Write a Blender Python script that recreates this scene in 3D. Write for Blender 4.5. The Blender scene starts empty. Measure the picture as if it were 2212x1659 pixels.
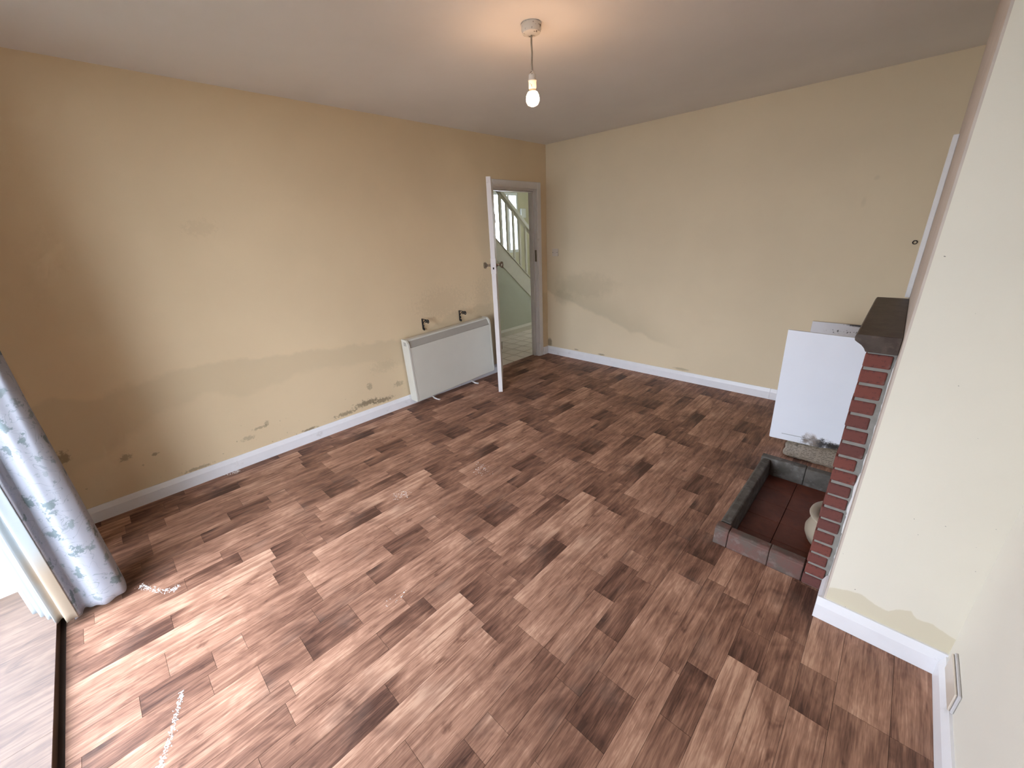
import bpy, bmesh, math, random
from mathutils import Matrix, Vector
random.seed(7)
SC = bpy.context.scene
COL = SC.collection
PI = math.pi

# ---------------------------------------------------------------- camera, sky, exposure
FPX, YAW, PITCH, ROLL = 861.73, 44.40196, -20.84744, -2.73
CAM = Vector((3.1979, -3.97654, 1.5129))
cam_data = bpy.data.cameras.new('camera')
cam = bpy.data.objects.new('camera', cam_data)
COL.objects.link(cam)
cam_data.sensor_fit = 'HORIZONTAL'
cam_data.sensor_width = 36.0
cam_data.lens = FPX * 36.0 / 2212.0
cam_data.clip_start = 0.02
CAM_M = (Matrix.Translation(CAM) @ Matrix.Rotation(math.radians(YAW), 4, 'Z')
         @ Matrix.Rotation(PI / 2 + math.radians(PITCH), 4, 'X') @ Matrix.Rotation(math.radians(ROLL), 4, 'Z'))
cam.matrix_world = CAM_M
SC.camera = cam
CAM_INV = CAM_M.inverted()

world = bpy.data.worlds.new('overcast_sky')
SC.world = world
world.use_nodes = True
bg = world.node_tree.nodes['Background']
bg.inputs['Color'].default_value = (0.84, 0.945, 1.10, 1)
bg.inputs['Strength'].default_value = 11.5

SC.view_settings.view_transform = 'Standard'
SC.view_settings.look = 'None'
SC.view_settings.gamma = 1.0
SC.view_settings.use_curve_mapping = False
SC.view_settings.exposure = 0.53
SC.cycles.max_bounces = 7
SC.cycles.diffuse_bounces = 4
SC.cycles.use_light_tree = False
SC.cycles.glossy_bounces = 2
SC.cycles.adaptive_threshold = 0.1
SC.cycles.adaptive_min_samples = 16
SC.cycles.transparent_max_bounces = 12
SC.cycles.sample_clamp_indirect = 8.0

def portal(name, loc, rot, sx, sy):
    l = bpy.data.lights.new(name, 'AREA')
    l.shape = 'RECTANGLE'; l.size = sx; l.size_y = sy
    l.cycles.is_portal = True
    o = bpy.data.objects.new(name, l); COL.objects.link(o)
    o.location = loc; o.rotation_euler = rot
    return o

# room dimensions (metres); the corner by the door is the origin, room is x > 0, y < 0
H = 2.4
BX, BY, BY2, RX = 3.242, -2.305, -1.06, 3.588     # chimney breast front, near side, far side, right wall
WY = -4.478                                       # window wall, room face
WX0, WX1 = 0.5, 2.35                               # bay opening
BAYY = -4.76                                      # bay glazing
HEAD = 2.04
DY0, DY1, DTOP = -0.875, -0.165, 1.955            # door opening
portal('window_portal', ((WX0 + WX1) / 2, BAYY - 0.12, 1.1), (PI / 2, 0, 0), WX1 - WX0, 2.1)

# ---------------------------------------------------------------- helpers
class MB:
    """collects geometry for one mesh object"""
    def __init__(self):
        self.bm = bmesh.new()
    def poly(self, vs, faces):
        b = [self.bm.verts.new(v) for v in vs]
        for f in faces:
            try: self.bm.faces.new([b[i] for i in f])
            except ValueError: pass
        return self
    def box(self, a, b, bevel=0.0, seg=1):
        x0, y0, z0 = a; x1, y1, z1 = b
        t = bmesh.new()
        vs = [t.verts.new(v) for v in ((x0,y0,z0),(x1,y0,z0),(x1,y1,z0),(x0,y1,z0),(x0,y0,z1),(x1,y0,z1),(x1,y1,z1),(x0,y1,z1))]
        for f in ((0,3,2,1),(4,5,6,7),(0,1,5,4),(1,2,6,5),(2,3,7,6),(3,0,4,7)):
            t.faces.new([vs[i] for i in f])
        if bevel > 0:
            bmesh.ops.bevel(t, geom=list(t.edges), offset=bevel, segments=seg, affect='EDGES', profile=0.5)
        self.merge(t)
        return self
    def merge(self, t, mat=None):
        me = bpy.data.meshes.new('tmp'); t.to_mesh(me); t.free()
        if mat is not None: me.transform(mat)
        self.bm.from_mesh(me); bpy.data.meshes.remove(me)
    def prism(self, pts, axis, a, b, bevel=0.0, seg=1):
        """pts: 2-D outline; axis: 'x','y','z' extrusion from a to b"""
        def P(p, w):
            if axis == 'x': return (w, p[0], p[1])
            if axis == 'y': return (p[0], w, p[1])
            return (p[0], p[1], w)
        n = len(pts); t = bmesh.new()
        va = [t.verts.new(P(p, a)) for p in pts]; vb = [t.verts.new(P(p, b)) for p in pts]
        t.faces.new(va); t.faces.new(list(reversed(vb)))
        for i in range(n):
            j = (i + 1) % n
            t.faces.new((va[i], vb[i], vb[j], va[j]))
        bmesh.ops.recalc_face_normals(t, faces=t.faces)
        if bevel > 0:
            bmesh.ops.bevel(t, geom=list(t.edges), offset=bevel, segments=seg, affect='EDGES', profile=0.5)
        self.merge(t)
        return self
    def tube(self, path, r, n=10, caps=True):
        path = [Vector(p) for p in path]
        rs = r if isinstance(r, (list, tuple)) else [r] * len(path)
        rings = []; up = None
        for i, p in enumerate(path):
            d = (path[min(i + 1, len(path) - 1)] - path[max(i - 1, 0)]).normalized()
            if up is None:
                up = Vector((0, 0, 1)) if abs(d.z) < 0.9 else Vector((1, 0, 0))
            s = d.cross(up).normalized(); up = s.cross(d).normalized()
            rings.append([self.bm.verts.new(p + (s * math.cos(k * 2 * PI / n) + up * math.sin(k * 2 * PI / n)) * rs[i]) for k in range(n)])
        for a, b in zip(rings, rings[1:]):
            for k in range(n):
                self.bm.faces.new((a[k], a[(k + 1) % n], b[(k + 1) % n], b[k]))
        if caps:
            self.bm.faces.new(list(reversed(rings[0]))); self.bm.faces.new(rings[-1])
        return self
    def lathe(self, prof, c=(0, 0, 0), n=40, axis='z', mat=None):
        t = bmesh.new(); rings = []
        for r, z in prof:
            if r < 1e-6: rings.append([t.verts.new((0, 0, z))])
            else: rings.append([t.verts.new((r * math.cos(k * 2 * PI / n), r * math.sin(k * 2 * PI / n), z)) for k in range(n)])
        for a, b in zip(rings, rings[1:]):
            for k in range(n):
                k2 = (k + 1) % n
                if len(a) == 1: t.faces.new((a[0], b[k2], b[k]))
                elif len(b) == 1: t.faces.new((a[k], a[k2], b[0]))
                else: t.faces.new((a[k], a[k2], b[k2], b[k]))
        bmesh.ops.recalc_face_normals(t, faces=t.faces)
        m = Matrix.Translation(c)
        if mat is not None: m = m @ mat
        self.merge(t, m)
        return self
    def build(self, name, mat, parent=None, smooth=False, origin=None):
        bmesh.ops.recalc_face_normals(self.bm, faces=self.bm.faces)
        me = bpy.data.meshes.new(name); self.bm.to_mesh(me); self.bm.free()
        if origin is not None: me.transform(Matrix.Translation(-Vector(origin)))
        if smooth:
            for p in me.polygons: p.use_smooth = True
            me.set_sharp_from_angle(angle=math.radians(40))
        me.materials.append(mat)
        o = bpy.data.objects.new(name, me); COL.objects.link(o)
        if origin is not None: o.location = origin
        if parent is not None:
            o.parent = parent
        return o

def tag(o, label=None, cat=None, group=None, kind=None):
    if label: o['label'] = label
    if cat: o['category'] = cat
    if group: o['group'] = group
    if kind: o['kind'] = kind
    return o
def thing(name, label, cat, loc=(0, 0, 0), group=None):
    o = bpy.data.objects.new(name, None); COL.objects.link(o); o.location = loc
    o.empty_display_size = 0.1
    return tag(o, label, cat, group)
def setting(o, label, cat):
    return tag(o, label, cat, kind='structure')

# ---------------------------------------------------------------- materials
class NT:
    def __init__(self, name, rough=0.6, spec=0.4):
        self.m = bpy.data.materials.new(name); self.m.use_nodes = True
        self.t = self.m.node_tree; self.n = self.t.nodes; self.l = self.t.links
        self.b = self.n['Principled BSDF']
        self.b.inputs['Roughness'].default_value = rough
        self.b.inputs['Specular IOR Level'].default_value = spec
        self.tc = self.n.new('ShaderNodeTexCoord')
    def link(self, a, b): self.l.new(a, b)
    def val(self, s, v):
        if isinstance(v, (int, float)): s.default_value = v
        elif isinstance(v, (tuple, list)): s.default_value = tuple(v) if len(v) == 4 or s.type == 'VECTOR' else (*v, 1)
        else: self.link(v, s)
    def math(self, op, a, b=0.0, c=None, clamp=False):
        n = self.n.new('ShaderNodeMath'); n.operation = op; n.use_clamp = clamp
        self.val(n.inputs[0], a); self.val(n.inputs[1], b)
        if c is not None: self.val(n.inputs[2], c)
        return n.outputs[0]
    def step(self, x, a, b):
        n = self.n.new('ShaderNodeMapRange'); n.interpolation_type = 'SMOOTHSTEP'; n.clamp = True
        self.val(n.inputs[0], x); self.val(n.inputs[1], a); self.val(n.inputs[2], b)
        n.inputs[3].default_value = 0; n.inputs[4].default_value = 1
        return n.outputs[0]
    def lin(self, x, a, b, c, d, clamp=True):
        n = self.n.new('ShaderNodeMapRange'); n.clamp = clamp
        for i, v in enumerate((x, a, b, c, d)): self.val(n.inputs[i], v)
        return n.outputs[0]
    def coords(self, space='Object', scale=(1, 1, 1), loc=(0, 0, 0)):
        mp = self.n.new('ShaderNodeMapping'); mp.inputs['Scale'].default_value = scale; mp.inputs['Location'].default_value = loc
        self.link(self.tc.outputs[space], mp.inputs[0]); return mp.outputs[0]
    def noise(self, scale=5.0, detail=4, rough=0.55, vec=None, dist=0.0):
        n = self.n.new('ShaderNodeTexNoise'); n.inputs['Scale'].default_value = scale
        n.inputs['Detail'].default_value = detail; n.inputs['Roughness'].default_value = rough; n.inputs['Distortion'].default_value = dist
        self.link(vec if vec is not None else self.tc.outputs['Object'], n.inputs['Vector'])
        return n.outputs['Fac']
    def vor(self, scale, vec=None, feature='F1'):
        n = self.n.new('ShaderNodeTexVoronoi'); n.inputs['Scale'].default_value = scale; n.feature = feature
        self.link(vec if vec is not None else self.tc.outputs['Object'], n.inputs['Vector'])
        return n.outputs['Distance']
    def sep(self, space='Object'):
        n = self.n.new('ShaderNodeSeparateXYZ'); self.link(self.tc.outputs[space], n.inputs[0]); return n.outputs
    def mix(self, f, a, b, mode='MIX'):
        n = self.n.new('ShaderNodeMix'); n.data_type = 'RGBA'; n.blend_type = mode
        self.val(n.inputs[0], f); self.val(n.inputs[6], a); self.val(n.inputs[7], b)
        return n.outputs[2]
    def ramp(self, x, stops):
        n = self.n.new('ShaderNodeValToRGB'); e = n.color_ramp.elements
        while len(e) < len(stops): e.new(0.5)
        for k, (p, c) in enumerate(stops): e[k].position = p; e[k].color = (*c, 1)
        self.val(n.inputs[0], x); return n.outputs[0]
    def curve(self, x, pts, x0, x1, z1=1.0):
        """height as a function of position: pts (x, z); returns z"""
        n = self.n.new('ShaderNodeFloatCurve'); c = n.mapping.curves[0]
        q = [((p[0] - x0) / (x1 - x0), p[1] / z1) for p in pts]
        c.points[0].location = q[0]; c.points[1].location = q[-1]
        for p in q[1:-1]: c.points.new(*p)
        for p in c.points: p.handle_type = 'VECTOR'
        n.mapping.update()
        self.val(n.inputs['Value'], self.lin(x, x0, x1, 0, 1))
        return self.math('MULTIPLY', n.outputs[0], z1)
    def blob(self, a, b, ca, cb, ra, rb, nz=None, wob=0.6):
        da = self.math('DIVIDE', self.math('SUBTRACT', a, ca), ra)
        db = self.math('DIVIDE', self.math('SUBTRACT', b, cb), rb)
        d = self.math('SQRT', self.math('ADD', self.math('MULTIPLY', da, da), self.math('MULTIPLY', db, db)))
        if nz is not None: d = self.math('ADD', d, self.math('MULTIPLY', self.math('SUBTRACT', nz, 0.5), wob * 2))
        return self.math('SUBTRACT', 1.0, self.step(d, 0.45, 1.1))
    def bump(self, h, strength=0.2, dist=0.005):
        n = self.n.new('ShaderNodeBump'); n.inputs['Strength'].default_value = strength; n.inputs['Distance'].default_value = dist
        self.link(h, n.inputs['Height']); self.link(n.outputs[0], self.b.inputs['Normal'])
    def color(self, c): self.val(self.b.inputs['Base Color'], c); return self

def plain(name, col, rough=0.5, var=0.12, scale=18, bump=0.0, spec=0.4, metal=0.0, dirt=None):
    m = NT(name, rough, spec)
    n = m.noise(scale, 4)
    c = m.mix(n, tuple(v * (1 - var) for v in col), tuple(min(1, v * (1 + var)) for v in col))
    if dirt:
        d = m.step(m.noise(9, 6, 0.7), 0.60, 0.72)
        c = m.mix(m.math('MULTIPLY', d, dirt[1]), c, dirt[0])
    m.color(c); m.b.inputs['Metallic'].default_value = metal
    if bump: m.bump(m.noise(scale * 5, 3), bump, 0.002)
    return m.m

CREAM = (0.73, 0.605, 0.42)
STAIN = (0.50, 0.41, 0.27)
MOULD = (0.16, 0.12, 0.075)

def wall_base(name, col=CREAM):
    m = NT(name, 0.75, 0.25)
    n = m.noise(1.1, 4, 0.5)
    c = m.mix(m.lin(n, 0.35, 0.65, 0, 1), tuple(v * 0.955 for v in col), tuple(min(1, v * 1.03) for v in col))
    return m, c
def wall_finish(m, c):
    m.color(c); m.bump(m.noise(140, 1), 0.10, 0.002)
    return m.m

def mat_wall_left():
    m, c = wall_base('painted_plaster_left', (0.745, 0.59, 0.385))  # same paint as the back wall, with warm light mixed into its colour
    s = m.sep(); y, z = s[1], s[2]
    wob = m.math('MULTIPLY', m.math('SUBTRACT', m.noise(5, 5, 0.6), 0.5), 0.16)
    zz = m.math('ADD', z, wob)
    up = m.curve(y, [(-4.5, .74), (-4.3, .77), (-4.15, .75), (-3.95, .78), (-3.68, .80), (-3.43, .79), (-3.09, .73), (-2.6, .71), (-2.0, .64), (-1.4, .82), (-0.9, .80)], -4.5, -0.9)
    lo = m.curve(y, [(-4.5, .30), (-4.2, .36), (-3.9, .52), (-3.63, .61), (-3.44, .50), (-3.25, .53), (-3.06, .57), (-2.85, .56), (-2.62, .52), (-2.45, .50), (-2.3, .43), (-2.0, .38), (-0.9, .4)], -4.5, -0.9)
    band = m.math('MULTIPLY', m.math('SUBTRACT', 1.0, m.step(m.math('SUBTRACT', zz, up), -0.03, 0.012)), m.step(m.math('SUBTRACT', zz, lo), -0.02, 0.035))
    below = m.math('SUBTRACT', 1.0, m.step(m.math('SUBTRACT', zz, up), -0.03, 0.012))
    c = m.mix(m.math('MULTIPLY', below, 0.12), c, STAIN)
    c = m.mix(m.math('MULTIPLY', band, 0.21), c, STAIN)
    nz = m.noise(42, 6, 0.75)
    for (cy, cz, ry, rz, k, col) in [(-4.333, .445, .034, .040, .6, MOULD), (-4.10, .335, .036, .022, .5, MOULD), (-3.97, .30, .02, .012, .6, MOULD),
                                    (-3.47, .20, .05, .02, .35, MOULD), (-3.38, .25, .06, .012, .45, MOULD), (-3.33, .27, .02, .02, .4, MOULD), (-2.55, .16, .13, .03, .75, MOULD), (-2.40, .135, .11, .025, .7, MOULD), (-2.75, .13, .10, .02, .6, MOULD),
                                    (-2.50, .30, .03, .035, .4, MOULD), (-2.22, .24, .05, .03, .4, MOULD), (-2.33, .44, .14, .06, .25, STAIN),
                                    (-1.62, .90, .34, .16, .09, MOULD), (-1.10, .80, .14, .30, .10, MOULD), (-3.05, .105, .08, .012, .7, MOULD),
                                    (-3.38, 1.62, .10, .05, .07, MOULD), (-3.8, .11, .1, .012, .5, MOULD)]:
        c = m.mix(m.math('MULTIPLY', m.blob(y, z, cy, cz, ry, rz, nz, 1.9), k), c, col)
    spots = m.math('MULTIPLY', m.step(m.noise(38, 3, 0.5), 0.68, 0.74), m.math('SUBTRACT', 1.0, m.step(z, 0.16, 0.42)))
    c = m.mix(m.math('MULTIPLY', spots, 0.45), c, MOULD)
    return wall_finish(m, c)

def mat_wall_back():
    m, c = wall_base('painted_plaster_back')
    s = m.sep(); x, z = s[0], s[2]
    n5 = m.math('SUBTRACT', m.noise(5, 5, 0.6), 0.5)
    zz = m.math('ADD', z, m.math('MULTIPLY', n5, 0.10))
    lo = m.curve(x, [(0, .80), (.12, .74), (.3, .71), (.62, .60), (.82, .56), (.97, .50), (1.15, .42), (1.28, .42), (1.4, .37), (1.6, .34), (1.9, .33), (3.6, .3)], 0, 3.6)
    hi = m.math('ADD', lo, m.curve(x, [(0, .42), (.3, .40), (.8, .32), (1.3, .26), (2.0, .16), (3.6, .1)], 0, 3.6))
    edge = m.step(m.math('SUBTRACT', zz, lo), -0.012, 0.03)
    fade = m.math('SUBTRACT', 1.0, m.step(m.math('SUBTRACT', zz, hi), -0.36, 0.06))
    xf = m.math('SUBTRACT', 1.0, m.step(x, 1.3, 1.9))
    band = m.math('MULTIPLY', m.math('MULTIPLY', edge, fade), xf)
    c = m.mix(m.math('MULTIPLY', band, 0.42), c, (0.45, 0.385, 0.25))
    nz = m.noise(9, 5, 0.65)
    for (cx, cz, rx, rz, k, col) in [(.55, .90, .45, .16, .20, (0.33, 0.28, 0.18)), (.25, .74, .16, .10, .25, (0.33, 0.28, 0.18)), (.03, .14, .05, .07, .65, MOULD), (.80, .112, .05, .012, .6, MOULD),
                                    (.45, .115, .04, .01, .5, MOULD), (1.75, .12, .10, .016, .35, MOULD), (2.0, .62, .2, .05, .05, STAIN),
                                    (2.92, 1.75, .02, .02, .10, MOULD), (2.88, 1.6, .02, .04, .08, MOULD)]:
        c = m.mix(m.math('MULTIPLY', m.blob(x, z, cx, cz, rx, rz, nz, 0.7), k), c, col)
    return wall_finish(m, c)

def mat_wall_breast():
    m, c = wall_base('painted_plaster_breast', (0.77, 0.715, 0.60))
    s = m.sep(); x, y, z = s[0], s[1], s[2]
    top = m.curve(x, [(3.2, .14), (3.242, .150), (3.30, .178), (3.34, .185), (3.38, .168), (3.42, .163), (3.435, .185), (3.47, .205), (3.49, .182), (3.53, .188), (3.588, .165), (3.7, .16)], 3.2, 3.7)
    wob = m.math('MULTIPLY', m.math('SUBTRACT', m.noise(40, 3), 0.5), 0.012)
    below = m.math('MULTIPLY', m.math('SUBTRACT', 1.0, m.step(m.math('SUBTRACT', m.math('ADD', z, wob), top), -0.003, 0.004)), m.math('LESS_THAN', y, BY + 0.01))
    c = m.mix(m.math('MULTIPLY', below, 0.6), c, (0.60, 0.52, 0.35))
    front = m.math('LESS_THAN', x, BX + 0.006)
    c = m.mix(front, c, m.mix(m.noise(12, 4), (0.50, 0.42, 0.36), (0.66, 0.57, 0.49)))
    specks = m.step(m.noise(95, 1, 0.4), 0.795, 0.81)
    c = m.mix(m.math('MULTIPLY', specks, 0.7), c, (0.08, 0.07, 0.06))
    return wall_finish(m, c)

def mat_ceiling():
    m, c = wall_base('distempered_ceiling', (0.82, 0.785, 0.755))
    return wall_finish(m, c)

def mat_vinyl(name, gain=1.0):
    """printed wood-look vinyl: colour from the plank's own tone and streaky grain along it"""
    m = NT(name, 0.5, 0.28)
    at = m.n.new('ShaderNodeAttribute'); at.attribute_name = 'tone'
    sp = m.n.new('ShaderNodeSeparateColor'); m.link(at.outputs['Color'], sp.inputs[0])
    tone, seed = sp.outputs[0], sp.outputs[1]
    uv = m.n.new('ShaderNodeUVMap'); uv.uv_map = 'UVMap'
    cb = m.n.new('ShaderNodeCombineXYZ'); m.link(m.math('MULTIPLY', seed, 37.0), cb.inputs[2])
    add = m.n.new('ShaderNodeVectorMath'); add.operation = 'ADD'; m.link(uv.outputs[0], add.inputs[0]); m.link(cb.outputs[0], add.inputs[1])
    def st(sx, sy):
        mp = m.n.new('ShaderNodeMapping'); mp.inputs['Scale'].default_value = (sx, sy, 1); m.link(add.outputs[0], mp.inputs[0]); return mp.outputs[0]
    streak = m.noise(1.0, 3, 0.6, st(55, 3.2), 0.6)
    fine = m.noise(1.0, 2, 0.65, st(230, 14), 0.0)
    blotch = m.noise(1.0, 3, 0.55, st(10, 5.5), 0.9)
    knots = m.step(m.noise(1.0, 3, 0.5, st(13, 7.5), 0.7), 0.60, 0.80)
    t = m.math('ADD', tone, m.math('MULTIPLY', m.math('SUBTRACT', streak, 0.5), 1.0))
    t = m.math('ADD', t, m.math('MULTIPLY', m.math('SUBTRACT', blotch, 0.5), 0.95))
    t = m.math('ADD', t, m.math('MULTIPLY', m.math('SUBTRACT', fine, 0.5), 0.75))
    t = m.math('SUBTRACT', t, m.math('MULTIPLY', knots, 0.40), clamp=True)
    c = m.ramp(t, [(0.0, (0.066, 0.030, 0.020)), (0.22, (0.130, 0.061, 0.040)), (0.5, (0.240, 0.120, 0.078)), (0.8, (0.41, 0.222, 0.148)), (1.0, (0.57, 0.345, 0.235))])
    g = m.step(m.noise(1.0, 2, 0.5, st(5, 5)), 0.55, 0.75)
    c = m.mix(m.math('MULTIPLY', g, 0.18), c, (0.15, 0.12, 0.10))
    if gain != 1.0: c = m.mix(0.45, m.mix(0.5, c, (0.02, 0.02, 0.02)), (0.125, 0.12, 0.115))  # bay copy of the same vinyl, darkened to offset the strong window light
    m.color(c)
    m.val(m.b.inputs['Roughness'], m.lin(fine, 0.3, 0.7, 0.44, 0.60))
    m.bump(fine, 0.3, 0.0012)
    return m.m

def mat_brick(name, c1, c2, c3):
    m = NT(name, 0.88, 0.2)
    oi = m.n.new('ShaderNodeObjectInfo')
    c = m.mix(oi.outputs['Random'], c1, c2)
    c = m.mix(m.step(m.noise(60, 5, 0.7), 0.52, 0.7), c, c3)
    c = m.mix(m.math('MULTIPLY', m.step(m.noise(22, 4, 0.6), 0.58, 0.75), 0.35), c, (0.30, 0.24, 0.21))
    m.color(c); m.bump(m.noise(160, 5, 0.7), 0.5, 0.003)
    return m.m

def mat_stone(name, c1, c2, c3, rough=0.7, scale=9):
    m = NT(name, rough, 0.35)
    c = m.mix(m.step(m.noise(scale, 5, 0.6), 0.38, 0.62), c1, c2)
    c = m.mix(m.math('MULTIPLY', m.step(m.noise(scale * 2.3, 5, 0.6), 0.52, 0.7), 0.7), c, c3)
    m.color(c); m.bump(m.noise(scale * 12, 4), 0.35, 0.003)
    return m.m

def mat_curtain():
    m = NT('sprigged_curtain', 0.95, 0.0)
    uv = m.tc.outputs['UV']
    def st(s, dx=0.0, dy=0.0):
        mp = m.n.new('ShaderNodeMapping'); mp.inputs['Scale'].default_value = s; mp.inputs['Location'].default_value = (dx, dy, 0); m.link(uv, mp.inputs[0]); return mp.outputs[0]
    base = m.mix(m.noise(6, 4, 0.5, st((1, 1, 1))), (0.30, 0.312, 0.355), (0.385, 0.385, 0.42))
    n1 = m.noise(34, 5, 0.7, st((1, 1, 1)))
    for (sx, sy, dx, dy, ra, rb, col, k) in [(13, 10, 0.0, 0.0, 0.20, 0.40, (0.12, 0.155, 0.155), .8), (15, 12, 0.45, 0.55, 0.14, 0.32, (0.17, 0.205, 0.205), .75), (22, 17, 0.2, 0.1, 0.08, 0.22, (0.22, 0.255, 0.26), .6)]:
        d = m.vor(1.0, st((sx, sy, 1), dx, dy))
        d = m.math('ADD', d, m.math('MULTIPLY', m.math('SUBTRACT', n1, 0.5), 1.2))
        c_ = m.math('SUBTRACT', 1.0, m.step(d, ra, ra + 0.10))
        base = m.mix(m.math('MULTIPLY', c_, k), base, col)
    lines = m.math('ABSOLUTE', m.math('SUBTRACT', m.noise(14, 2, 0.4, st((1, 1, 1), 3, 3), 1.5), 0.5))
    base = m.mix(m.math('MULTIPLY', m.math('SUBTRACT', 1.0, m.step(lines, 0.004, 0.013)), 0.55), base, (0.18, 0.215, 0.22))
    m.color(base); m.bump(m.noise(500, 2), 0.15, 0.001)
    m.b.inputs['Subsurface Weight'].default_value = 0.0
    return m.m

def mat_lining():
    m = NT('curtain_lining', 0.8, 0.15)
    s = m.sep('UV')
    c = m.mix(m.noise(7, 4), (0.26, 0.285, 0.29), (0.33, 0.345, 0.35))
    st = m.math('MULTIPLY', m.math('SUBTRACT', 1.0, m.step(m.math('ADD', s[0], m.math('MULTIPLY', m.noise(6, 3, 0.5, m.tc.outputs['UV']), 0.05)), 0.10, 0.13)), m.math('SUBTRACT', 1.0, m.step(s[1], 0.22, 0.42)))
    c = m.mix(m.math('MULTIPLY', st, 0.75), c, (0.30, 0.205, 0.12))
    m.color(c); return m.m

def mat_board():
    m = NT('white_hardboard', 0.38, 0.4)
    s = m.sep(); x, z = s[0], s[2]
    c = m.mix(m.noise(5, 4), (0.80, 0.81, 0.86), (0.86, 0.87, 0.91))
    nz = m.noise(26, 6, 0.75)
    for (cx, cz, rx, rz, k, col) in [(0.30, .045, .12, .040, .95, (0.02, 0.016, 0.014)), (0.40, .055, .12, .022, .95, (0.03, 0.025, 0.02)), (0.24, .055, .05, .05, .5, (0.45, 0.36, 0.30))]:
        c = m.mix(m.math('MULTIPLY', m.blob(x, z, cx, cz, rx, rz, nz, 1.3), k), c, col)
    lz = m.math('ADD', m.math('MULTIPLY', x, 0.06), 0.045)
    ln = m.math('MULTIPLY', m.math('SUBTRACT', 1.0, m.step(m.math('ABSOLUTE', m.math('SUBTRACT', z, lz)), 0.0012, 0.003)), m.math('GREATER_THAN', x, 0.07))
    c = m.mix(m.math('MULTIPLY', ln, 0.7), c, (0.2, 0.19, 0.18))
    m.color(c); return m.m

def mat_panel():
    m = NT('white_backing_panel', 0.6, 0.3)
    s = m.sep(); x, z = s[0], s[2]
    c = m.mix(m.noise(6, 4), (0.66, 0.63, 0.64), (0.76, 0.74, 0.75))
    nz = m.noise(70, 4, 0.7)
    sp = m.math('MULTIPLY', m.step(nz, 0.56, 0.62), m.blob(x, z, 0.22, .672, .16, .02))
    c = m.mix(m.math('MULTIPLY', sp, 0.9), c, (0.03, 0.025, 0.02))
    c = m.mix(m.math('MULTIPLY', m.blob(x, z, 0.30, .732, .10, .014, nz, 0.5), 0.95), c, (0.03, 0.02, 0.02))
    m.color(c); return m.m

def mat_paper():
    m = NT('yellowed_newsprint', 0.9, 0.1)
    s = m.sep(); x, y = s[0], s[1]
    c = m.mix(m.noise(8, 5), (0.42, 0.365, 0.29), (0.58, 0.52, 0.44))
    rows = m.math('GREATER_THAN', m.math('FRACT', m.math('MULTIPLY', y, 55.0)), 0.5)
    words = m.step(m.noise(1.0, 2, 0.6, m.coords('Object', (90, 55, 1))), 0.45, 0.5)
    col = m.math('LESS_THAN', m.math('FRACT', m.math('MULTIPLY', x, 11.0)), 0.88)
    ink = m.math('MULTIPLY', m.math('MULTIPLY', rows, words), col)
    c = m.mix(m.math('MULTIPLY', ink, 0.5), c, (0.06, 0.055, 0.05))
    soot = m.step(m.math('ADD', m.noise(14, 5, 0.7), m.math('MULTIPLY', m.math('ADD', y, -0.16), 1.2)), 0.52, 0.62)
    c = m.mix(m.math('MULTIPLY', soot, 0.6), c, (0.03, 0.026, 0.022))
    m.color(c); m.bump(m.noise(30, 4), 0.4, 0.004)
    return m.m

def mat_glass():
    m = NT('window_glass', 0.0)
    tr = m.n.new('ShaderNodeBsdfTransparent'); gl = m.n.new('ShaderNodeBsdfGlossy'); gl.inputs['Roughness'].default_value = 0.02
    lw = m.n.new('ShaderNodeLayerWeight'); lw.inputs[0].default_value = 0.5
    fr = m.math('ADD', m.math('MULTIPLY', m.math('POWER', lw.outputs['Facing'], 5.0), 0.9), 0.04, clamp=True)
    mx = m.n.new('ShaderNodeMixShader'); m.link(fr, mx.inputs[0]); m.link(tr.outputs[0], mx.inputs[1]); m.link(gl.outputs[0], mx.inputs[2])
    m.link(mx.outputs[0], m.n['Material Output'].inputs['Surface'])
    return m.m

def mat_bulb():
    m = NT('lit_bulb', 0.3)
    m.b.inputs['Base Color'].default_value = (1, 0.9, 0.75, 1)
    m.b.inputs['Emission Color'].default_value = (1.0, 0.60, 0.34, 1)
    m.b.inputs['Emission Strength'].default_value = BULB
    return m.m
BULB = 86.0

def mat_painted_metal_rose():
    m = NT('flaking_white_paint', 0.5)
    f = m.step(m.noise(45, 4, 0.6), 0.56, 0.62)
    m.color(m.mix(f, (0.70, 0.66, 0.60), (0.10, 0.07, 0.05))); return m.m

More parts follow.
